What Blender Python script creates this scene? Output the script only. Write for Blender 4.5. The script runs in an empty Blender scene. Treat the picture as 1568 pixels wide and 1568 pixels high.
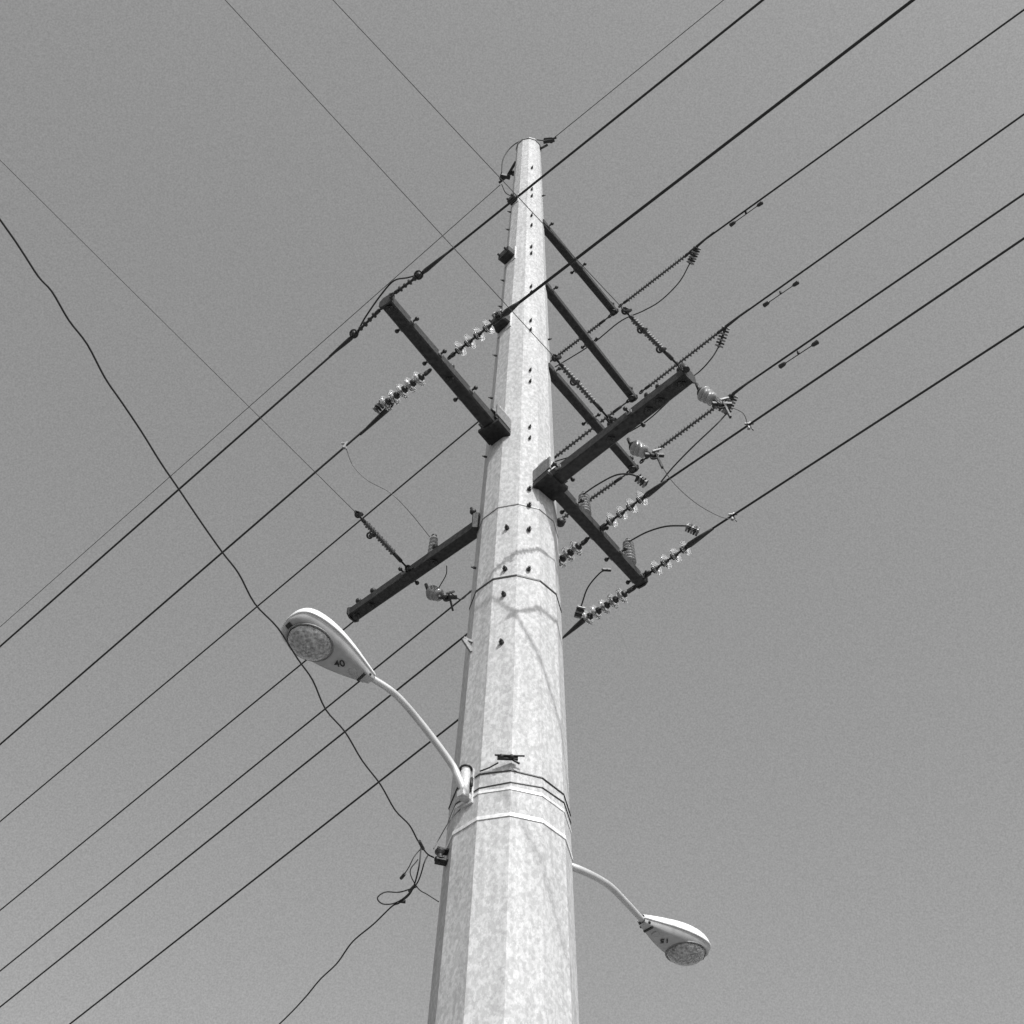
import bpy, math, random, bmesh
from mathutils import Vector, Matrix
random.seed(7)
rad = math.radians
EYE = 1.6
PITCH, ROLL, F = rad(52), rad(1.95), 2277.0
D = 9.03; X0 = 0.061
Fw = Vector((0, math.cos(PITCH), math.sin(PITCH)))
U0 = Vector((0, -math.sin(PITCH), math.cos(PITCH)))
R0 = Vector((1, 0, 0))
Rr = R0*math.cos(ROLL) + U0*math.sin(ROLL)
Uu = U0*math.cos(ROLL) - R0*math.sin(ROLL)
CAM = Vector((0, 0, EYE))

def S(px, py, h):
    """sight-line survey: world point at height h above eye level"""
    d = Fw + Rr*((px-784)/F) - Uu*((py-784)/F)
    return CAM + d*(h/d.z)
def proj(P):
    v = P-CAM; k = v.dot(Fw)
    return (784+F*v.dot(Rr)/k, 784-F*v.dot(Uu)/k)

# ---------------------------------------------------------------- scene
sc = bpy.context.scene
col = sc.collection
cam_d = bpy.data.cameras.new("camera"); cam = bpy.data.objects.new("camera", cam_d); col.objects.link(cam)
M = Matrix(((Rr.x, Uu.x, -Fw.x, 0), (Rr.y, Uu.y, -Fw.y, 0), (Rr.z, Uu.z, -Fw.z, EYE), (0, 0, 0, 1)))
cam.matrix_world = M
cam_d.sensor_width = 36; cam_d.lens = 36*F/1568; cam_d.clip_end = 5000; cam_d.clip_start = 0.05
sc.camera = cam
sc.view_settings.view_transform = 'Standard'; sc.view_settings.look = 'None'; sc.view_settings.exposure = 0

SUN_AZ, SUN_EL = rad(154), rad(44)
w = bpy.data.worlds.new("World"); sc.world = w; w.use_nodes = True
nt = w.node_tree; nt.nodes.clear()
def N(nt, t, **k):
    n = nt.nodes.new(t)
    for a, b in k.items(): setattr(n, a, b)
    return n
out = N(nt, 'ShaderNodeOutputWorld'); bg = N(nt, 'ShaderNodeBackground')
sky = N(nt, 'ShaderNodeTexSky'); sky.sky_type = 'NISHITA'; sky.sun_disc = False
sky.sun_elevation = SUN_EL; sky.sun_rotation = SUN_AZ; sky.air_density = 1.0; sky.dust_density = 3.5; sky.ozone_density = 1
# monochrome film: blue-weighted grey of the sky colour
dt = N(nt, 'ShaderNodeVectorMath', operation='DOT_PRODUCT'); dt.inputs[1].default_value = (.18, .30, .68)
tc = N(nt, 'ShaderNodeTexCoord'); nz = N(nt, 'ShaderNodeTexNoise'); nz.inputs['Scale'].default_value = 950; nz.inputs['Detail'].default_value = 1
mr = N(nt, 'ShaderNodeMapRange'); mr.inputs[1].default_value = 0.25; mr.inputs[2].default_value = 0.75
mr.inputs[3].default_value = 0.87; mr.inputs[4].default_value = 1.13
mu = N(nt, 'ShaderNodeMath', operation='MULTIPLY')
nt.links.new(tc.outputs['Generated'], nz.inputs['Vector']); nt.links.new(nz.outputs[0], mr.inputs[0])
nt.links.new(sky.outputs[0], dt.inputs[0]); nt.links.new(dt.outputs['Value'], mu.inputs[0]); nt.links.new(mr.outputs[0], mu.inputs[1])
nt.links.new(mu.outputs[0], bg.inputs[0]); bg.inputs[1].default_value = 0.15
nt.links.new(bg.outputs[0], out.inputs[0])

sd = bpy.data.lights.new("sun", 'SUN'); sun = bpy.data.objects.new("sun", sd); col.objects.link(sun)
sd.energy = 3.9; sd.angle = rad(0.5); sd.color = (1, 1, 1)
sdir = Vector((math.sin(SUN_AZ)*math.cos(SUN_EL), math.cos(SUN_AZ)*math.cos(SUN_EL), math.sin(SUN_EL)))
sun.rotation_euler = (-sdir).to_track_quat('-Z', 'Y').to_euler(); sun.location = sdir*60

# ---------------------------------------------------------------- materials
def mat(name, base, rough=0.6, metal=0.0, var=0.0, scale=20, bump=0.0, coords='Object', trans=0.0, detail=4):
    m = bpy.data.materials.new(name); m.use_nodes = True; t = m.node_tree
    b = t.nodes['Principled BSDF']
    b.inputs['Base Color'].default_value = (base, base, base, 1)
    b.inputs['Roughness'].default_value = rough; b.inputs['Metallic'].default_value = metal
    b.inputs['Transmission Weight'].default_value = trans
    if var or bump:
        c = N(t, 'ShaderNodeTexCoord'); n = N(t, 'ShaderNodeTexNoise')
        n.inputs['Scale'].default_value = scale; n.inputs['Detail'].default_value = detail
        t.links.new(c.outputs[coords], n.inputs['Vector'])
        r = N(t, 'ShaderNodeMapRange'); r.inputs[1].default_value = .3; r.inputs[2].default_value = .7
        r.inputs[3].default_value = base*(1-var); r.inputs[4].default_value = base*(1+var)
        t.links.new(n.outputs[0], r.inputs[0]); t.links.new(r.outputs[0], b.inputs['Base Color'])
        if bump:
            bp = N(t, 'ShaderNodeBump'); bp.inputs['Strength'].default_value = bump; bp.inputs['Distance'].default_value = .01
            t.links.new(n.outputs[0], bp.inputs['Height']); t.links.new(bp.outputs[0], b.inputs['Normal'])
    return m

def galv(name):
    m = bpy.data.materials.new(name); m.use_nodes = True; t = m.node_tree; L = t.links.new
    b = t.nodes['Principled BSDF']
    c = N(t, 'ShaderNodeTexCoord')
    mp0 = N(t, 'ShaderNodeMapping'); mp0.inputs['Scale'].default_value = (1, 1, .6); L(c.outputs['Object'], mp0.inputs['Vector'])
    warp = N(t, 'ShaderNodeTexNoise'); warp.inputs['Scale'].default_value = 36; warp.inputs['Detail'].default_value = 4
    L(mp0.outputs[0], warp.inputs['Vector'])
    mx = N(t, 'ShaderNodeVectorMath', operation='MULTIPLY_ADD'); mx.inputs[1].default_value = (.06, .06, .06)
    L(warp.outputs['Color'], mx.inputs[0]); L(mp0.outputs[0], mx.inputs[2])
    v = N(t, 'ShaderNodeTexVoronoi'); v.inputs['Scale'].default_value = 40; L(mx.outputs[0], v.inputs['Vector'])
    sp = N(t, 'ShaderNodeSeparateColor'); L(v.outputs['Color'], sp.inputs[0])
    v2 = N(t, 'ShaderNodeTexVoronoi'); v2.inputs['Scale'].default_value = 110; L(mx.outputs[0], v2.inputs['Vector'])
    sp2 = N(t, 'ShaderNodeSeparateColor'); L(v2.outputs['Color'], sp2.inputs[0])
    n1 = N(t, 'ShaderNodeTexNoise'); n1.inputs['Scale'].default_value = 32; n1.inputs['Detail'].default_value = 6; n1.inputs['Roughness'].default_value = .62
    L(mp0.outputs[0], n1.inputs['Vector'])
    n3 = N(t, 'ShaderNodeTexNoise'); n3.inputs['Scale'].default_value = 2.5; n3.inputs['Detail'].default_value = 3
    L(mp0.outputs[0], n3.inputs['Vector'])
    mp = N(t, 'ShaderNodeMapping'); mp.inputs['Scale'].default_value = (20, 20, .45); L(c.outputs['Object'], mp.inputs['Vector'])
    n2 = N(t, 'ShaderNodeTexNoise'); n2.inputs['Scale'].default_value = 1; n2.inputs['Detail'].default_value = 4; L(mp.outputs[0], n2.inputs['Vector'])
    def ma(op, a, bb):
        q = N(t, 'ShaderNodeMath', operation=op)
        for i, s in enumerate((a, bb)):
            if isinstance(s, (int, float)): q.inputs[i].default_value = s
            else: L(s, q.inputs[i])
        return q.outputs[0]
    def mrange(s, a, bb, lo=0., hi=1.):
        q = N(t, 'ShaderNodeMapRange'); q.inputs[1].default_value = lo; q.inputs[2].default_value = hi
        q.inputs[3].default_value = a; q.inputs[4].default_value = bb; L(s, q.inputs[0]); return q.outputs[0]
    a = ma('MULTIPLY', mrange(sp.outputs[0], .90, 1.08), mrange(sp2.outputs[0], .93, 1.07))
    # crisp oxide patches
    a = ma('MULTIPLY', a, mrange(n1.outputs[0], .86, 1.05, .47, .53))
    a = ma('MULTIPLY', a, mrange(n3.outputs[0], .96, 1.04, .35, .65))
    a = ma('MULTIPLY', a, mrange(n2.outputs[0], .91, 1.07, .3, .7))
    a = ma('MULTIPLY', a, .445)
    cc = N(t, 'ShaderNodeCombineColor')
    for i in range(3): L(a, cc.inputs[i])
    L(cc.outputs[0], b.inputs['Base Color'])
    b.inputs['Metallic'].default_value = 0; b.inputs['Specular IOR Level'].default_value = .25
    L(mrange(sp.outputs[1], .6, .85), b.inputs['Roughness'])
    bp = N(t, 'ShaderNodeBump'); bp.inputs['Strength'].default_value = .2; bp.inputs['Distance'].default_value = .004
    L(n1.outputs[0], bp.inputs['Height']); L(bp.outputs[0], b.inputs['Normal'])
    return m

M_POLE = galv("galvanised_steel")
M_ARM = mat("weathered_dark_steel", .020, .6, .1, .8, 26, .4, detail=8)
M_HW = mat("dark_hardware", .03, .5, .3, .5, 60, .2)
M_GALV = mat("bright_zinc", .5, .5, .3, .2, 40, .1)
M_ZD = mat("dull_zinc", .2, .5, .3, .3, 40, .1)
M_WIRE = mat("black_conductor", .010, .6, 0, .4, 30)
M_ALU = mat("thin_aluminium_wire", .10, .5, .3, .3, 30)
M_PORC = mat("grey_porcelain", .26, .25, 0, .12, 20)
M_POLY = mat("dark_polymer", .07, .5, 0, .3, 40)
M_GLASS = mat("toughened_glass", .95, .06, 0, trans=.9)
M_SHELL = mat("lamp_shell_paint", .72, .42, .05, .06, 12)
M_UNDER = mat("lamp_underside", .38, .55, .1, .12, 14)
M_LENS = mat("prismatic_lens", .55, .14, 0, .6, 42, .9, trans=.5)
M_INK = mat("number_ink", .02, .7)
M_TUBE = mat("lamp_arm_paint", .5, .45, .2, .08, 9)
M_STRAP = mat("bright_strap", .66, .45, .1, .2, 30)

# ---------------------------------------------------------------- mesh builder
class MB:
    def __init__(s): s.v = []; s.f = []; s.m = []; s.sm = []; s.mats = []; s.cur = 0
    def use(s, m):
        if m not in s.mats: s.mats.append(m)
        s.cur = s.mats.index(m); return s
    def face(s, idx, smooth=False): s.f.append(idx); s.m.append(s.cur); s.sm.append(smooth)
    def ring_loft(s, rings, smooth=True, cap=True, closed=False):
        b = len(s.v); n = len(rings[0])
        for r in rings: s.v.extend([tuple(p) for p in r])
        k = len(rings)
        for i in range(k-1 if not closed else k):
            a0 = b+i*n; a1 = b+((i+1) % k)*n
            for j in range(n):
                s.face((a0+j, a0+(j+1) % n, a1+(j+1) % n, a1+j), smooth)
        if cap and not closed:
            s.face(tuple(b+j for j in reversed(range(n)))); s.face(tuple(b+(k-1)*n+j for j in range(n)))
    def tube(s, pts, r, n=8, smooth=True):
        pts = [Vector(p) for p in pts]; rings = []
        t0 = (pts[1]-pts[0]).normalized()
        ref = Vector((0, 0, 1)) if abs(t0.z) < .9 else Vector((1, 0, 0))
        a = t0.cross(ref).normalized()
        for i, p in enumerate(pts):
            t = (pts[min(i+1, len(pts)-1)]-pts[max(i-1, 0)]).normalized()
            a = (a - t*a.dot(t)).normalized(); b = t.cross(a)
            rr = r[i] if isinstance(r, (list, tuple)) else r
            rings.append([p+a*(rr*math.cos(2*math.pi*j/n))+b*(rr*math.sin(2*math.pi*j/n)) for j in range(n)])
        s.ring_loft(rings, smooth)
    def revolve(s, p0, ax, prof, n=16, closed=False, smooth=True):
        p0 = Vector(p0); t = Vector(ax).normalized()
        ref = Vector((0, 0, 1)) if abs(t.z) < .9 else Vector((1, 0, 0))
        a = t.cross(ref).normalized(); b = t.cross(a)
        rings = [[p0+t*d+a*(r*math.cos(2*math.pi*j/n))+b*(r*math.sin(2*math.pi*j/n)) for j in range(n)] for d, r in prof]
        s.ring_loft(rings, smooth, cap=not closed, closed=closed)
    def beam(s, p0, p1, wd, ht, bev=.12, wd1=None, ht1=None, up=Vector((0, 0, 1))):
        p0 = Vector(p0); p1 = Vector(p1); t = (p1-p0).normalized()
        a = t.cross(up)
        a = a.normalized() if a.length > .03 else t.cross(Vector((1, 0, 0))).normalized()
        b = a.cross(t).normalized()
        wd1 = wd if wd1 is None else wd1; ht1 = ht if ht1 is None else ht1
        rings = []
        for p, ww, hh in ((p0, wd, ht), (p1, wd1, ht1)):
            x, y = ww/2, hh/2; c = bev*min(ww, hh)
            rings.append([p+a*u+b*v for u, v in ((x, y-c), (x-c, y), (-x+c, y), (-x, y-c), (-x, -y+c), (-x+c, -y), (x-c, -y), (x, -y+c))])
        s.ring_loft(rings, False)
    def ball(s, p, r, n=8):
        s.revolve(Vector(p)-Vector((0, 0, r)), (0, 0, 1), [(r-r*math.cos(math.pi*i/n), max(1e-4, r*math.sin(math.pi*i/n))) for i in range(n+1)], n*2)
    def torus(s, c, nrm, R, r, n=18, k=6, a0=0, a1=2*math.pi):
        nrm = Vector(nrm).normalized(); ref = Vector((0, 0, 1)) if abs(nrm.z) < .9 else Vector((1, 0, 0))
        a = nrm.cross(ref).normalized(); b = nrm.cross(a)
        s.tube([Vector(c)+a*R*math.cos(a0+(a1-a0)*i/n)+b*R*math.sin(a0+(a1-a0)*i/n) for i in range(n+1)], r, k)
    def build(s, name, parent=None):
        me = bpy.data.meshes.new(name); me.from_pydata(s.v, [], s.f)
        for m in s.mats: me.materials.append(m)
        me.polygons.foreach_set('material_index', s.m); me.polygons.foreach_set('use_smooth', s.sm)
        me.update()
        bm = bmesh.new(); bm.from_mesh(me); bmesh.ops.recalc_face_normals(bm, faces=bm.faces); bm.to_mesh(me); bm.free()
        o = bpy.data.objects.new(name, me); col.objects.link(o)
        if parent: o.parent = parent
        return o
def empty(name):
    o = bpy.data.objects.new(name, None); col.objects.link(o); return o
def cr(pts, k=8):
    pts = [Vector(p) for p in pts]; P = [2*pts[0]-pts[1]]+pts+[2*pts[-1]-pts[-2]]; o = []
    for i in range(1, len(P)-2):
        a, b, c, d = P[i-1:i+3]
        for j in range(k):
            t = j/k
            o.append(.5*((2*b)+(c-a)*t+(2*a-5*b+4*c-d)*t*t+(3*b-a-3*c+d)*t**3))
    o.append(pts[-1]); return o

# ---------------------------------------------------------------- pole
HT = 20.0
def PR(h): return .173+(HT-h)*.02454
def PP(h, ang, off=0.0):
    """point on the pole's flats. ang from the camera side, + = right"""
    k = round((ang-15)/30)*30+15
    ap = PR(h)*math.cos(rad(15))/math.cos(rad(ang-k))+off
    return Vector((X0+ap*math.sin(rad(ang)), D-ap*math.cos(rad(ang)), h+EYE))
def hat(py, ang=0, off=0):
    lo, hi = 1., 25.
    for _ in range(40):
        m = (lo+hi)/2
        if proj(PP(m, ang, off))[1] > py: lo = m
        else: hi = m
    return lo
pole = empty("utility_pole")
def pring(h, off=0.0):
    return [Vector((X0+(PR(h)+off)*math.sin(rad(30*i)), D-(PR(h)+off)*math.cos(rad(30*i)), h+EYE)) for i in range(12)]
b = MB().use(M_POLE)
hs = [-EYE+.05, 0, 3, 6, 9, 12, 15, 18, HT]
b.ring_loft([pring(h) for h in hs], False)
b.build("shaft", pole)
b = MB().use(M_ZD)
b.ring_loft([pring(HT-.005, .012), pring(HT+.03, .012)], False)
bpz = [Vector((X0+1.0*math.sin(rad(30*i)), D-1.0*math.cos(rad(30*i)), 0)) for i in range(12)]
b.ring_loft([[p+Vector((0, 0, .006)) for p in bpz], [p+Vector((0, 0, .06)) for p in bpz]], False)
for i in range(12):
    a = rad(30*i+15); p = Vector((X0+.85*math.sin(a), D-.85*math.cos(a), .06)); b.tube([p, p+Vector((0, 0, .12))], .025, 6, False)
b.build("cap_and_base_plate", pole)

def strap(py, hgt, m, off=.006, tilt=0.0, name="strap"):
    h = hat(py, 0); q = MB().use(m)
    def rr(hh):
        return [v+Vector((0, 0, tilt*(v.x-X0))) for v in pring(hh, off)]
    q.ring_loft([rr(h-hgt/2), rr(h+hgt/2)], False); return q.build(name, pole)
strap(1180, .010, M_HW, .008, -.03); strap(1207, .025, M_STRAP); strap(1247, .034, M_STRAP, .008); strap(881, .02, M_HW); strap(772, .012, M_ZD)
strap(1198, .007, M_HW, .007, .06)

b = MB().use(M_HW)
def bolt(px, py, r=.02, l=.03, ang=None):
    best = ang
    if ang is None:
        ax = 809.5-(py-228)*.0287
        best = 15 if px > ax else -15
    h = hat(py, best); p = PP(h, best); nrm = Vector((math.sin(rad(best)), -math.cos(rad(best)), 0))
    b.tube([p-nrm*.005, p+nrm*l], r, 6, False); b.tube([p+nrm*l, p+nrm*(l+.02)], r*.5, 6, False)
for y in (258, 291, 301, 331, 346, 379, 389, 440, 449, 492, 506, 568, 585, 655, 672): bolt(820, y, .015, .025)
for x, y in ((808, 750), (808, 812), (772, 810), (808, 775), (770, 873), (808, 873), (768, 912), (764, 985)): bolt(x, y, .022)
for y in (325, 352, 430, 470, 545, 610, 700, 870): bolt(0, y, .013, .03, -75)
for y in (300, 520): bolt(0, y, .013, .03, 75)
b.build("bolts", pole)

b = MB()
for (x, y, s) in ((787, 308, .7), (779, 395, 1.0), (771, 498, 1.15)):
    h = hat(y, -50); p = PP(h, -50); n = Vector((math.sin(rad(-50)), -math.cos(rad(-50)), 0)); t = Vector((n.y, -n.x, 0))
    b.use(M_GALV).beam(p-n*.02+Vector((0, 0, -.13*s)), p-n*.02+Vector((0, 0, .17*s)), .20*s, .05, .1, up=n)
    b.use(M_ARM).beam(p-n*.02, p+n*.11*s, .19*s, .13*s)
    for k in (-1, 1):
        b.use(M_HW).tube([p+t*k*.06*s+n*.10*s, p+t*k*.06*s+n*.15*s], .015, 6, False)
for (y, a) in ((990, -58),):
    h = hat(y, a); p = PP(h, a); n = Vector((math.sin(rad(a)), -math.cos(rad(a)), 0))
    b.use(M_ZD).beam(p+Vector((0, 0, -.06)), p+n*.09+Vector((0, 0, .04)), .02, .05); b.beam(p+Vector((0, 0, .06)), p+n*.09+Vector((0, 0, .05)), .02, .03)
b.build("bracket_plates", pole)
b = MB().use(M_HW)
h = hat(1166, 0); c = Vector((X0-.03, D-PR(h)-.035, h+EYE))
b.beam(c+Vector((-.08, 0, 0)), c+Vector((.08, 0, 0)), .025, .028); b.tube([c+Vector((-.1, -.02, .01)), c+Vector((.13, -.02, .01))], .007)
b.tube([c+Vector((-.07, .02, -.03)), c+Vector((-.14, .06, -.05)), c+Vector((-.21, .08, -.07))], .006); b.tube([c+Vector((.02, 0, 0)), c+Vector((.09, -.01, -.06))], .009)
b.ball(c+Vector((-.05, -.02, 0)), .02, 5); b.ball(c+Vector((.03, -.02, 0)), .02, 5)
b.build("strap_buckle", pole)

# ---------------------------------------------------------------- crossarms
hD = hat(655, -30, .06); hB = hat(738, 35, .06); hE = hat(806, -90); hA1 = hat(347, 90, .02); hA2 = hat(444, 90, .02); hA3 = hat(573, 90, .02); hC = hB-.03
def arm(name, p0, p1, w0, w1, studs=(), plate=True):
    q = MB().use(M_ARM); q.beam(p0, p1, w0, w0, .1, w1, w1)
    t = (p1-p0).normalized(); sd = t.cross(Vector((0, 0, 1))).normalized(); L = (p1-p0).length
    if plate:
        q.use(M_HW).beam(p1-t*.004, p1+t*.012, w1*1.35, w1*1.35, .25)
    for s, kind in studs:
        c = p0+t*(L*s); W = w0+(w1-w0)*s
        if kind == 'h':
            q.use(M_HW).tube([c-sd*(W*.5+.05), c+sd*(W*.5+.05)], .013, 6)
            for k in (-1, 1):
                q.use(M_ZD).beam(c+sd*k*(W*.5-.002), c+sd*k*(W*.5+.015), .06, .06); q.use(M_HW).ball(c+sd*k*(W*.5+.06), .024, 4)
        else:
            q.use(M_HW).tube([c-Vector((0, 0, W*.5+.05)), c+Vector((0, 0, W*.5+.09))], .016, 6)
            for k in (-1, 1): q.beam(c+Vector((0, 0, k*(W*.5-.002))), c+Vector((0, 0, k*(W*.5+.018))), .07, .07, up=Vector((1, 0, 0)))
            q.ball(c+Vector((0, 0, W*.5+.11)), .034, 5)
    return q.build(name, pole)
aD0, aD1 = S(757, 655, hD), S(592, 461, hD+.02)
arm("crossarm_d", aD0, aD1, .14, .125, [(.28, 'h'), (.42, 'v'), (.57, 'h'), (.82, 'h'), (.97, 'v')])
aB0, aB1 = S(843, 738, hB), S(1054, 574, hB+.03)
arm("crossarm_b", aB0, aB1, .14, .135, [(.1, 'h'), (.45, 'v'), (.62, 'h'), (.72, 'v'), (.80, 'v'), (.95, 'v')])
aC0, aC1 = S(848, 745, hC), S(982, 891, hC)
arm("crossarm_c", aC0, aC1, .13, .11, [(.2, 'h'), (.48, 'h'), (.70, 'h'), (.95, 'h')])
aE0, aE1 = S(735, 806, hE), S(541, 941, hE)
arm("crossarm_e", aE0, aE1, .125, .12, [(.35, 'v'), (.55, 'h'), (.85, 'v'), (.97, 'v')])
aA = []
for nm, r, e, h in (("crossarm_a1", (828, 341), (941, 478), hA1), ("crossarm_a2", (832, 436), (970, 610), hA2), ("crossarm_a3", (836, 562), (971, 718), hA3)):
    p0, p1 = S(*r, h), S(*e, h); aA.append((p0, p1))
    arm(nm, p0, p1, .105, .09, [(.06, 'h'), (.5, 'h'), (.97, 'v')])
b = MB()
for c, t, s in ((aD0, (aD1-aD0).normalized(), 1.0), (aB0, Vector((.5, -.85, 0)), 1.05)):
    c = c.copy(); back = (Vector((X0, D, c.z))-c).normalized()
    sd = Vector((0, 0, 1)).cross(back)
    b.use(M_GALV).beam(c+back*.02+Vector((0, 0, -.02)), c+back*.02+Vector((0, 0, .26)), .19*s, .14, .1, up=back)
    b.use(M_ARM).beam(c-sd*.13*s+Vector((0, 0, -.07)), c+sd*.13*s+Vector((0, 0, -.07)), .2*s, .05)
    b.use(M_ARM).beam(c-back*.08*s+Vector((0, 0, -.05)), c+back*.12+Vector((0, 0, -.05)), .24*s, .09)
    for k in (-1, 1):
        b.use(M_ZD).beam(c+sd*k*.11*s+back*.12+Vector((0, 0, .1)), c+sd*k*.11*s-back*.12+Vector((0, 0, .1)), .02, .18)
        b.use(M_HW).tube([c+sd*k*.05-back*.13+Vector((0, 0, .14)), c+sd*k*.05+back*.05+Vector((0, 0, .14))], .016, 6)
b.build("arm_clamps", pole)
b = MB().use(M_ARM)
p = S(728, 802, hE); b.beam(p+Vector((0, 0, -.1)), p+Vector((0, 0, .13)), .08, .07, up=Vector((1, 0, 0)))
b.use(M_HW).ball(p+Vector((-.03, -.03, .15)), .035, 5); b.tube([p+Vector((0, 0, .1)), p+Vector((-.05, -.04, .2))], .016)
b.build("arm_root_plate", pole)

# ---------------------------------------------------------------- hardware makers
def clampbody(q, p, t, L=.32, r=.022):
    """strain clamp: tapered body with ring"""
    t = t.normalized(); sd = t.cross(Vector((0, 0, 1))).normalized()
    q.use(M_HW).tube([p-t*.05, p, p+t*L*.4, p+t*L], [r*.8, r*1.2, r, r*.55], 8)
    q.torus(p-t*.075, sd, .028, .009, 12, 5)
def ubolts(q, p, t, L=.26, n=5, r=.010, wd=.035):
    """jumper clamp with a row of U-bolts"""
    t = t.normalized(); sd = t.cross(Vector((0, 0, 1)))
    sd = sd.normalized() if sd.length > .05 else Vector((1, 0, 0)); up = sd.cross(t)
    q.use(M_HW).beam(p, p+t*L, wd*.55, wd*.8, .2)
    for i in range(n):
        c = p+t*(L*(i+.5)/n)
        q.use(M_ZD if i % 2 == 0 else M_HW).tube([c+sd*wd-up*wd*.5, c+sd*wd*.9+up*wd*.8, c-sd*wd*.9+up*wd*.8, c-sd*wd-up*wd*.5], r, 6)
        q.beam(c-sd*wd*1.2-up*wd*.5, c+sd*wd*1.2-up*wd*.5, .02, .014)
def discs(name, p0, p1, f0, f1, n, R=.088):
    q = MB(); t = (p1-p0).normalized(); L = (p1-p0).length
    q.use(M_HW).tube([p0, p1], .013, 6)
    sd = t.cross(Vector((0, 0, 1))).normalized()
    q.torus(p0+t*.03, sd, .03, .010, 10, 5)
    q.beam(p0+t*.05, p0+t*(L*f0-.01), .035, .05, .2)
    q.beam(p0+t*(L*f1+.02), p0+t*(L*.97), .032, .045, .2)
    for i in range(n):
        s = L*(f0+(f1-f0)*(i+.5)/n); c = p0+t*s
        q.use(M_HW).revolve(c-t*.045, t, [(0, .018), (.01, .036), (.04, .042), (.05, .026), (.085, .018)], 12)
        q.use(M_GLASS).revolve(c-t*.012, t, [(0, .034), (.006, R*.65), (.018, R*.96), (.030, R), (.036, R*.97), (.028, R*.85), (.022, R*.6), (.030, R*.58), (.022, R*.5), (.016, .034)], 24, closed=True)
    return q.build(name)
def polymer(name, p0, p1, f0=.12, f1=.9, n=16, R=.034, m=None):
    q = MB(); t = (p1-p0).normalized(); L = (p1-p0).length
    q.use(M_HW).tube([p0, p1], .011, 6)
    q.tube([p0+t*L*f0*.5, p0+t*L*f0], .02, 8); q.tube([p0+t*L*f1, p0+t*L*(f1+.04)], .02, 8)
    sd = t.cross(Vector((0, 0, 1))).normalized(); q.torus(p0, sd, .03, .010, 10, 5); q.torus(p1, sd, .025, .009, 10, 5)
    prof = [(0, .012)]; st = L*(f1-f0)/n
    for i in range(n):
        k = R*(1 if i % 2 == 0 else .82)
        prof += [(st*(i+.1), .013), (st*(i+.35), k), (st*(i+.5), k), (st*(i+.65), .013)]
    prof.append((st*n, .012))
    q.use(m or M_POLY).revolve(p0+t*L*f0, t, prof, 12)
    return q.build(name)
def post(name, base, top, R=.065, n=5, m=M_PORC):
    q = MB(); ax = top-base; L = ax.length; t = ax.normalized()
    q.use(M_HW).revolve(base, t, [(0, .04), (.03, .045), (.035, .02), (.06, .02)], 12)
    prof = [(.04, .03)]; st = (L-.08)/n
    for i in range(n):
        k = 1-.25*i/n
        prof += [(.04+st*(i+.15), .032*k), (.04+st*(i+.3), R*k), (.04+st*(i+.5), R*k*.98), (.04+st*(i+.85), .034*k)]
    prof.append((L-.04, .03))
    q.use(m).revolve(base, t, prof, 20)
    q.use(M_HW).revolve(base+t*(L-.04), t, [(0, .028), (.03, .03), (.04, .015)], 10)
    return q.build(name)
def wire(name, pts, r, m=M_WIRE, n=6, ext1=0):
    """conductor; ext1 = metres continued past the last point with droop"""
    pts = [Vector(p) for p in pts]
    if ext1:
        t = (pts[-1]-pts[-2]).normalized(); L = ext1
        e = pts[-1]; pts += [e+t*(L*i/12)-Vector((0, 0, .0009*(L*i/12)**2)) for i in range(1, 13)]
    q = MB().use(m); q.tube(pts, r, n); return q.build(name)
def damper(px, py, h, t):
    q = MB().use(M_HW); c = S(px, py, h); t = t.normalized()
    q.beam(c+Vector((0, 0, .01)), c-Vector((0, 0, .04)), .025, .025, up=t); c2 = c-Vector((0, 0, .05))
    q.tube([c2-t*.22, c2, c2+t*.22], .006)
    for k in (-1, 1): q.tube([c2+t*k*.17, c2+t*k*.19, c2+t*k*.25, c2+t*k*.26], [.012, .024, .028, .014], 8)
    return q.build("vibration_damper")
def line(P0, pe, h, r, ext=45, m=M_WIRE, name="power_line"):
    """straight conductor from P0 toward sight pe at height h, carried on to the next pole"""
    E = S(*pe, h)
    return wire(name, [P0, (P0+E)/2, E], r, m, 6, ext1=ext)

# --- circuit on arm D
P = S(652, 414, hD); Q = S(536, 519, hD)
polymer("strain_shackle", S(600, 452, hD), P, .2, .75, 4, .03, M_HW)
polymer("strain_shackle", S(586, 470, hD), Q, .2, .75, 4, .03, M_HW)
q = MB(); clampbody(q, P, S(700, 375, hD)-P, .3, .02); clampbody(q, Q, S(480, 567, hD)-Q, .3, .02)
for c in (S(641, 421, hD), S(542, 511, hD)): q.torus(c, (0.2, .6, .7), .04, .009, 14, 6); q.ball(c, .03, 5)
q.build("strain_clamp")
line(P, (1168, 0), hD, .0115); line(Q, (0, 990), hD-.05, .0115)
wire("jumper_cable", cr([S(548, 507, hD), S(560, 485, hD+.08), S(583, 452, hD+.22), S(603, 430, hD+.25), S(625, 425, hD+.1), S(646, 419, hD)]), .0085)
P = S(776, 478, hD); Q = S(578, 641, hD)
discs("glass_insulator_string", S(686, 549, hD), S(765, 487, hD), .14, .86, 4)
discs("glass_insulator_string", S(660, 566, hD), S(585, 622, hD), .14, .98, 5)
q = MB(); clampbody(q, P, S(820, 443, hD)-P, .16, .03); clampbody(q, S(592, 628, hD), Q-S(592, 628, hD), .42, .024)
ubolts(q, S(590, 612, hD+.05), S(574, 630, hD)-S(590, 612, hD+.05), .16, 5)
ubolts(q, S(756, 486, hD+.05), P-S(756, 486, hD+.05), .12, 3)
q.build("strain_clamp")
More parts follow.
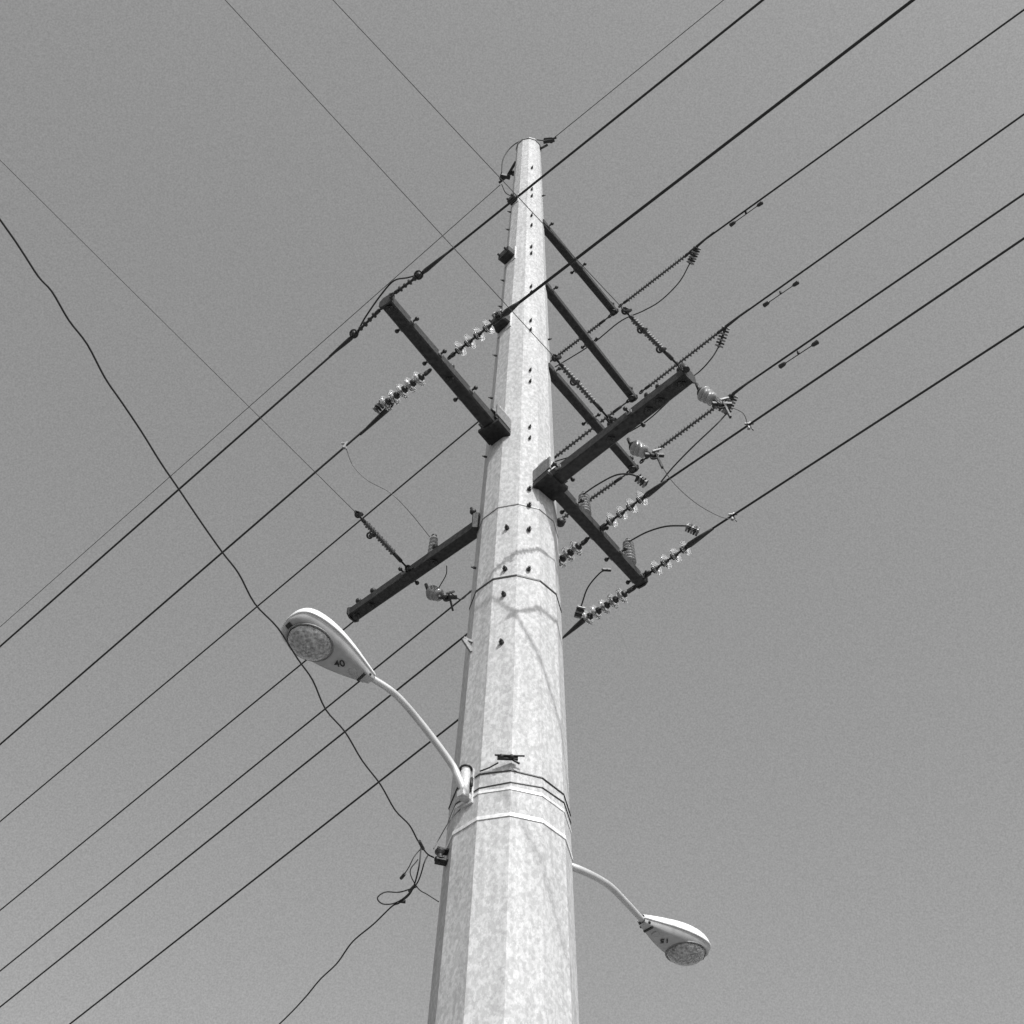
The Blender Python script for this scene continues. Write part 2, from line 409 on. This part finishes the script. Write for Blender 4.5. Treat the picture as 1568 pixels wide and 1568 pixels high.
line(P, (1398, 0), hD, .0155); line(Q, (0, 1140), hD-.05, .012)

# --- circuits behind: arms A1, A2, A3 (polymer strings)
def a_circuit(h, s0, s1, wr, we, l0, l1, le, r=.013):
    polymer("polymer_insulator_string", S(*s0, h), S(*s1, h), .10, .93, 24)
    polymer("polymer_insulator_string", S(*l0, h), S(*l1, h), .18, .92, 18)
    q = MB(); a, bb = S(*s1, h), S(*wr, h); clampbody(q, a, bb-a, .4, .018); q.build("strain_clamp")
    line(bb, we, h, r); line(S(*l1, h), le, h-.05, r)
    wire("strain_lead", [a, bb], r)
a_circuit(hA1, (950, 468), (1058, 385), (1078, 368), (1568, 15), (934, 484), (848, 549), (0, 1258))
a_circuit(hA2, (982, 600), (1108, 503), (1126, 489), (1568, 175), (962, 614), (842, 706), (0, 1394))
a_circuit(hA3, (983, 706), (1112, 611), (1140, 590), (1568, 297), (962, 724), (852, 800), (0, 1487))
q = MB()
for (a, bb, h) in (((1068, 378), (1056, 404), hA1), ((1112, 500), (1100, 532), hA2), ((1124, 604), (1110, 634), hA3)):
    p0, p1 = S(*a, h+.02), S(*bb, h-.12); ubolts(q, p0, p1-p0, (p1-p0).length, 7, .010, .042)
q.build("jumper_clamp")
wire("jumper_cable", cr([S(1056, 404, hA1-.12), S(1040, 432, hA1-.3), S(1012, 460, hA1-.45), S(985, 476, hA1-.5), S(950, 492, hA1-.5), S(905, 528, hA1-.4), S(850, 562, hA1-.1)]), .0085)
wire("jumper_cable", cr([S(1100, 532, hA2-.12), S(1090, 548, hA2-.3), S(1072, 568, hA2-.35), S(1046, 588, hA2-.5), S(1020, 618, hA2-.5), S(975, 655, hA2-.4), S(900, 690, hA2-.2), S(846, 708, hA2)]), .0085)
wire("jumper_cable", cr([S(1112, 634, hA3-.12), S(1095, 652, hA3-.3), S(1060, 685, hA3-.45), S(1030, 716, hA3-.5), S(1012, 738, hA3-.6)]), .0085)
tw = S(1568, 15, hA1)-S(1078, 368, hA1)
damper(1142, 325, hA1, tw); damper(1195, 447, hA2, tw); damper(1222, 539, hA3, tw)

# --- arm C
discs("glass_insulator_string", S(916, 812, hC), S(994, 755, hC), .16, .94, 4)
discs("glass_insulator_string", S(900, 826, hC), S(838, 873, hC), .16, .94, 4)
discs("glass_insulator_string", S(985, 884, hC), S(1060, 832, hC), .16, .94, 4)
discs("glass_insulator_string", S(974, 898, hC), S(890, 952, hC), .16, .94, 5)
q = MB()
for a, bb in (((992, 757), (1022, 735)), ((1056, 834), (1092, 809)), ((893, 950), (864, 975))):
    p0, p1 = S(*a, hC), S(*bb, hC); clampbody(q, p0, p1-p0, (p1-p0).length, .026)
p0, p1 = S(990, 742, hC), S(972, 728, hC+.1); ubolts(q, p0, p1-p0, .13, 4, .009, .035)
p0, p1 = S(1070, 815, hC+.05), S(1048, 805, hC+.12); ubolts(q, p0, p1-p0, .14, 5, .009, .035)
p0, p1 = S(884, 946, hC), S(890, 928, hC+.05); ubolts(q, p0, p1-p0, .14, 5, .009, .035)
q.build("strain_clamp")
line(S(1022, 735, hC), (1568, 365), hC, .012); line(S(838, 873, hC), (0, 1542), hC-.05, .012)
line(S(1090, 810, hC), (1568, 500), hC, .012); line(S(864, 975, hC), (107, 1568), hC-.05, .0125)
def upr(px, py, h, dz, R=.06, n=6):
    p = S(px, py, h); post("post_insulator", p, p+Vector((0, 0, dz)), R, n)
upr(895, 792, hC+.07, .40, .072, 7); upr(964, 866, hC+.07, .42, .074, 7); upr(661, 860, hE+.07, .42, .055, 6)
wire("jumper_cable", cr([S(893, 757, hC+.38), S(915, 742, hC+.35), S(945, 727, hC+.25), S(972, 728, hC+.1), S(990, 742, hC)]), .009)
wire("jumper_cable", cr([S(962, 830, hC+.4), S(990, 815, hC+.3), S(1020, 806, hC+.2), S(1050, 805, hC+.12)]), .009)
wire("jumper_cable", cr([S(890, 928, hC), S(900, 900, hC+.1), S(918, 878, hC+.15), S(930, 872, hC+.1)]), .008)
q = MB(); c = S(922, 872, hC+.12); q.use(M_HW).beam(c, c+Vector((.09, .02, .02)), .03, .03); q.torus(S(860, 798, hC), (.3, 1, .2), .035, .012); q.ball(S(858, 800, hC), .05, 6); q.build("tap_connector")

# --- hanging posts under arms B and E
def hang(px, py, h, qx, qy, R=.085):
    a = S(px, py, h-.10); bb = S(qx, qy, h-.30)
    t = (bb-a).normalized(); q = MB()
    root = S(px-4, py-8, h)
    q.use(M_HW).tube([root+Vector((0, 0, .02)), a], .018)
    q.revolve(a, t, [(0, .03), (.02, .05), (.05, .05)], 14)
    prof = [(.05, .035)]
    for i in range(3):
        o = .055+i*.05; prof += [(o, R*(.9-.08*i)), (o+.016, R*(.92-.08*i)), (o+.03, .036)]
    q.use(M_PORC).revolve(a, t, prof, 20)
    e = a+t*.2; q.use(M_HW).tube([e, e+t*.10], .02); q.beam(e+t*.06+Vector((-.06, 0, 0)), e+t*.06+Vector((.12, .02, .03)), .035, .035)
    q.beam(e+t*.08+Vector((.03, 0, .04)), e+t*.12+Vector((.05, 0, -.16)), .03, .02)
    q.torus(e+t*.10, (0.3, 1, 0), .035, .010)
    q.use(M_ZD).beam(e+t*.05+Vector((.02, -.02, .03)), e+t*.05+Vector((.10, -.02, .07)), .015, .022)
    return q.build("post_insulator")
hang(1071, 598, hB, 1100, 618); hang(966, 682, hB, 1000, 698); hang(656, 905, hE, 684, 916)
q = MB()
p0, p1 = S(1088, 612, hB-.15), S(1118, 628, hB-.2); ubolts(q, p0, p1-p0, (p1-p0).length, 6, .009, .04)
q.use(M_HW).tube([S(1045, 560, hB+.12), S(1052, 566, hB)], .03); q.build("jumper_clamp")

# --- side-tap spans
def tap(s0, s1, e, h, r, ext=40, f0=.3, f1=.85, n=14):
    polymer("polymer_insulator_string", S(*s1, h), S(*s0, h), f0, f1, n, .034)
    line(S(*s0, h), e, h, r, ext, M_ALU)
tap((955, 474), (1042, 563), (510, 0), hB, .0038, n=16)
tap((848, 546), (934, 643), (345, 0), hB, .0038, n=14)
tap((546, 786), (626, 872), (0, 245), hE, .0033, n=14)
q = MB()
for (x, y, h) in ((957, 476, hB), (981, 505, hB), (1010, 535, hB), (850, 548, hB), (878, 585, hB), (548, 788, hE), (566, 820, hE), (625, 870, hE), (934, 642, hB)):
    c = S(x, y, h); q.use(M_HW).torus(c, (.3, .5, .6), .028, .010, 12, 5); q.ball(c+Vector((.03, .01, .02)), .022, 4); q.beam(c, c+Vector((.05, -.03, -.04)), .02, .03)
q.build("shackle_link")

def tapclamp(q, px, py, h):
    c = S(px, py, h); q.use(M_ZD).beam(c+Vector((-.015, 0, -.05)), c+Vector((.01, 0, .05)), .025, .03, up=Vector((0, 1, 0)))
    q.beam(c+Vector((-.045, 0, .03)), c+Vector((.04, 0, .04)), .018, .018); q.tube([c, c+Vector((.02, -.02, -.10))], .007)
q = MB(); tapclamp(q, 529, 682, hD); tapclamp(q, 1148, 652, hC); tapclamp(q, 1123, 791, hC); q.build("line_tap")
wire("tap_wire", cr([S(530, 686, hD-.05), S(540, 712, hD-.25), S(562, 735, hD-.4), S(598, 755, hD-.6), S(628, 785, hD-.7), S(658, 822, hE+.4)]), .0038, M_ALU)
wire("tap_wire", cr([S(1146, 655, hC-.05), S(1140, 636, hC-.05), S(1130, 628, hC-.1), S(1112, 622, hB-.2)]), .0038, M_ALU)
wire("tap_wire", cr([S(1120, 795, hC-.05), S(1100, 790, hC-.15), S(1065, 770, hC-.2), S(1030, 738, hC-.2), S(1008, 704, hB-.3)]), .0038, M_ALU)
wire("tap_wire", cr([S(684, 866, hE), S(683, 880, hE-.05), S(672, 900, hE-.1)]), .005)
wire("tap_wire", cr([S(690, 908, hE-.3), S(706, 918, hE-.2), S(720, 905, hE+.1)]), .006)

# --- shield wires at the pole head
cR = S(846, 213, HT+.05)
q = MB().use(M_HW)
pr = Vector((X0+.15, D-.05, HT+EYE-.08))
q.tube([pr, S(838, 222, HT+.02)], .02, 6); q.beam(S(832, 217, HT+.05), S(849, 214, HT+.05), .05, .06); q.tube([S(833, 213, HT+.08), S(852, 211, HT+.05)], .018)
pl = PP(HT-.5, -75); q.tube([pl, S(778, 268, HT-.5)], .02, 6); q.beam(S(766, 268, HT-.5), S(781, 272, HT-.5), .05, .06); q.tube([S(764, 280, HT-.55), S(787, 262, HT-.5)], .018)
for c in (S(844, 216, HT+.05), S(768, 273, HT-.5), S(786, 266, HT-.5)): q.ball(c, .035, 5)
q.build("ground_wire_clamp")
wire("bonding_wire", cr([S(768, 266, HT-.5), S(770, 245, HT-.25), S(780, 228, HT), S(797, 216, HT+.12), S(818, 214, HT+.15), S(838, 216, HT+.05)]), .008)
wire("bonding_wire", cr([S(768, 282, HT-.6), S(775, 296, HT-.75), S(790, 302, HT-.95)]), .006)
line(cR, (1108, 0), HT+.05, .0055, 45, M_WIRE, "ground_wire"); line(S(766, 283, HT-.55), (0, 960), HT-.6, .0055, 45, M_WIRE, "ground_wire")

# ---------------------------------------------------------------- street lamps
def lamp(root, mids, joint, tip, hj, ht, number, W=1.25):
    e = empty("street_lamp")
    J = S(*joint, hj); T = S(*tip, ht)
    a = (T-J).normalized(); L = (T-J).length
    q = MB().use(M_TUBE)
    path = cr([root]+mids+[J, J+a*L*.12], 8); q.tube(path, [.031-.006*i/len(path) for i in range(len(path))], 14)
    q.build("arm", e)
    s = a.cross(Vector((0, 0, 1))).normalized(); n = s.cross(a).normalized()
    prof = [(-.02, .036, .042, -.036), (.03, .046, .058, -.045), (.15, .074, .084, -.058), (.32, .112, .116, -.070), (.5, .143, .145, -.073), (.66, .158, .160, -.071), (.8, .157, .158, -.066), (.9, .140, .138, -.058), (.965, .102, .10, -.045), (.995, .052, .055, -.03), (1.005, .01, .012, -.01)]
    prof = [(t, wd*W, hu, dn) for t, wd, hu, dn in prof]
    top = []; bot = []
    # resample the section profile smoothly
    cp = cr([Vector((t, wd, hu)) for t, wd, hu, dn in prof], 4); dp = cr([Vector((dn, 0, 0)) for t, wd, hu, dn in prof], 4)
    for v, dv in zip(cp, dp):
        t, wd, hu, dn = v.x, v.y, v.z, dv.x
        c = J+a*(L*t)
        top.append([c+s*(wd*math.cos(k))+n*(hu*max(0, math.sin(k))**.9) for k in [math.pi*i/20 for i in range(21)]])
        bot.append([c+s*(wd*.985*x)+n*(dn*min(1, (1-abs(x)**3.5)*1.6)-.002) for x in [1-2*i/20 for i in range(21)]])
    def sheet(rows, m, name):
        q = MB().use(m); k = len(rows[0])
        for r in rows: q.v.extend([tuple(p) for p in r])
        for i in range(len(rows)-1):
            for j in range(k-1): q.face((i*k+j, i*k+j+1, (i+1)*k+j+1, (i+1)*k+j), True)
        q.build(name, e)
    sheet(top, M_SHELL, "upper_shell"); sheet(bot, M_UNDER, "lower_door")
    q = MB().use(M_SHELL)
    rim = [r[0] for r in top]+[r[-1] for r in reversed(top)]
    q.tube(rim+[rim[0]], .008, 6)
    q.build("rim", e)
    c = J+a*(L*.71)-n*.066
    q = MB().use(M_LENS); rings = []
    for i in range(9):
        ph = math.pi/2*i/8; k = math.cos(ph); z = -.09*math.sin(ph)
        rings.append([c+a*(.175*max(k, .03)*math.cos(2*math.pi*j/28))+s*(.158*max(k, .03)*math.sin(2*math.pi*j/28))+n*z for j in range(28)])
    q.ring_loft(rings, True); q.build("lens", e)
    q = MB().use(M_ZD); q.tube([c+a*(.183*math.cos(2*math.pi*j/32))+s*(.166*math.sin(2*math.pi*j/32))-n*.006 for j in range(33)], .008, 6)
    q.build("lens_ring", e)
    q = MB().use(M_STRAP); q.ball(c-n*.01, .055, 8); q.build("bulb", e)
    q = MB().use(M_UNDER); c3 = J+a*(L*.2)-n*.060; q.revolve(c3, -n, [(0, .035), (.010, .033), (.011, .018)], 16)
    q.use(M_HW).beam(J+a*.07-n*.054-s*.05, J+a*.07-n*.054+s*.05, .02, .02)
    for k in (-1, 1): q.ball(J+a*.03+s*k*.045-n*.03, .014, 4)
    q.beam(J+a*(L*.93)-n*.06, J+a*(L*.99)-n*.04, .05, .02)
    q.build("fittings", e)
    cu = bpy.data.curves.new("number", 'FONT'); cu.body = number; cu.size = .085; cu.align_x = 'CENTER'; cu.align_y = 'CENTER'; cu.extrude = .001; cu.offset = .0012
    tx = bpy.data.objects.new("number_plate", cu); col.objects.link(tx); cu.materials.append(M_INK)
    c4 = J+a*(L*.35)-n*.079; X = -(s*.75+a*.66).normalized(); Z = -n; Y = Z.cross(X)
    tx.matrix_world = Matrix(((X.x, Y.x, Z.x, c4.x), (X.y, Y.y, Z.y, c4.y), (X.z, Y.z, Z.z, c4.z), (0, 0, 0, 1))); tx.parent = e
    return e
r1 = PP(hat(1220, -42), -42, .06); h1 = r1.z-EYE
lm = lamp(r1, [S(702, 1192, h1+.12), S(690, 1168, h1+.25), S(645, 1108, h1+.45), S(605, 1063, h1+.52)], (567, 1037), (441, 949), h1+.56, h1+.66, "40")
q = MB().use(M_GALV)
n = Vector((math.sin(rad(-42)), -math.cos(rad(-42)), 0))
q.beam(r1-n*.07+Vector((0, 0, -.03)), r1+n*.05+Vector((0, 0, -.03)), .06, .06)
q.tube([r1+Vector((0, 0, -.06)), r1+Vector((0, 0, .22))], .038, 12); q.beam(r1-n*.05+Vector((0, 0, -.09)), r1-n*.05+Vector((0, 0, .25)), .09, .02, up=n)
q.use(M_HW).beam(r1+Vector((-.05, 0, .02)), r1+Vector((.06, .02, .04)), .03, .03); q.torus(r1+Vector((0, 0, .24)), (0, 0, 1), .042, .010)
q.tube([r1+Vector((.05, 0, .15)), r1+Vector((.05, -.02, .05))], .012)
q.build("pole_clamp", lm)
r2 = PP(hat(1322, 120), 120, -.02); h2 = hat(1330, 90)
lamp(r2, [S(893, 1334, h2+.22), S(930, 1354, h2+.40), S(957, 1380, h2+.48)], (984, 1409), (1074, 1463), h2+.55, h2+.63, "15", 1.12)

# ---------------------------------------------------------------- service cable on the left
hs0 = hat(1313, -75)
def wob(p, a=.012): return p+Vector((random.uniform(-a, a), random.uniform(-a, a), random.uniform(-a, a)))
pth = [(648, 1300), (640, 1285), (628, 1262), (605, 1240), (583, 1200), (555, 1165), (528, 1122), (500, 1085), (480, 1042), (455, 1010), (425, 962), (392, 925), (365, 878), (340, 845), (308, 800), (270, 745), (245, 710), (218, 662), (188, 615), (160, 578), (132, 528), (105, 490), (78, 445), (58, 425), (30, 380), (0, 336)]
pts = [wob(S(x, y, hs0-.05+.25*i/len(pth)), .007) for i, (x, y) in enumerate(pth)]
t = (pts[-1]-pts[-4]).normalized()
pts += [pts[-1]+t*k for k in (1, 2, 4, 7, 12, 20)]
wire("service_cable", cr([S(664, 1313, hs0), S(655, 1308, hs0-.02)]+pts, 4), .0062)
wire("service_cable", cr([S(645, 1296, hs0-.1), S(641, 1330, hs0-.3), S(630, 1365, hs0-.35), S(612, 1382, hs0-.4), S(600, 1388, hs0-.4), S(572, 1415, hs0-.4), S(540, 1442, hs0-.4), S(516, 1475, hs0-.4), S(490, 1500, hs0-.4), S(465, 1530, hs0-.4), S(428, 1568, hs0-.4), S(330, 1660, hs0-.5), S(0, 1950, hs0-.8)]), .0062)
wire("service_cable_loop", cr([S(638, 1358, hs0-.35), S(612, 1366, hs0-.3), S(590, 1366, hs0-.35), S(578, 1375, hs0-.4), S(586, 1384, hs0-.42), S(604, 1383, hs0-.4), S(622, 1372, hs0-.38), S(640, 1350, hs0-.3), S(650, 1320, hs0-.2), S(655, 1310, hs0-.1)]), .005)
wire("service_cable_loop", cr([S(672, 1381, hs0-.45), S(655, 1370, hs0-.4), S(640, 1360, hs0-.38), S(628, 1335, hs0-.3), S(640, 1316, hs0-.2)]), .004)
wire("service_cable_loop", cr([S(616, 1343, hs0-.3), S(626, 1328, hs0-.27), S(634, 1312, hs0-.2), S(644, 1300, hs0-.1)]), .004)
wire("service_cable_loop", cr([S(712, 1232, h1), S(690, 1255, h1-.2), S(672, 1285, hs0+.1), S(664, 1300, hs0)]), .004, M_ALU)
q = MB().use(M_HW)
for (a, bb) in (((642, 1288), (648, 1300)), ((620, 1338), (614, 1345)), ((627, 1365), (634, 1357)), ((612, 1380), (621, 1381))):
    q.tube([S(*a, hs0-.2), S(*bb, hs0-.2)], .013, 8)
q.build("cable_splice")
q = MB().use(M_ARM); p = PP(hs0, -75, -.01); n = Vector((math.sin(rad(-75)), -math.cos(rad(-75)), 0)); c = p+n*.07
q.beam(p+Vector((0, 0, .05)), c+n*.03+Vector((0, 0, .05)), .07, .018); q.beam(p-Vector((0, 0, .05)), c+n*.03-Vector((0, 0, .05)), .07, .018)
q.use(M_HW).revolve(c-Vector((0, 0, .045)), (0, 0, 1), [(0, .04), (.015, .042), (.03, .024), (.06, .024), (.075, .042), (.09, .04)], 14)
q.tube([c-Vector((0, 0, .08)), c+Vector((0, 0, .08))], .01)
q.build("cable_spool_bracket", pole)

# ---------------------------------------------------------------- ground, pavement, road
def sheet(name, x0, x1, y0, y1, z, m, th=None):
    q = MB().use(m)
    if th: q.beam(Vector(((x0+x1)/2, y0, z-th/2)), Vector(((x0+x1)/2, y1, z-th/2)), x1-x0, th, .02)
    else:
        q.v += [(x0, y0, z), (x1, y0, z), (x1, y1, z), (x0, y1, z)]; q.face((0, 1, 2, 3))
    return q.build(name)
sheet("ground", -1500, 1500, -1500, 1500, 0, mat("dry_verge", .16, .95, 0, .35, 1.5, .3))
sheet("pavement", -4, 4, -60, 60, .004, mat("concrete_paving", .32, .9, 0, .15, 3, .2))
sheet("road", -14, -4.2, -200, 200, .006, mat("asphalt", .05, .9, 0, .3, 30, .3))
sheet("kerb", -4.2, -4.0, -200, 200, .13, mat("kerb_concrete", .35, .85, 0, .15, 8, .2), .13)
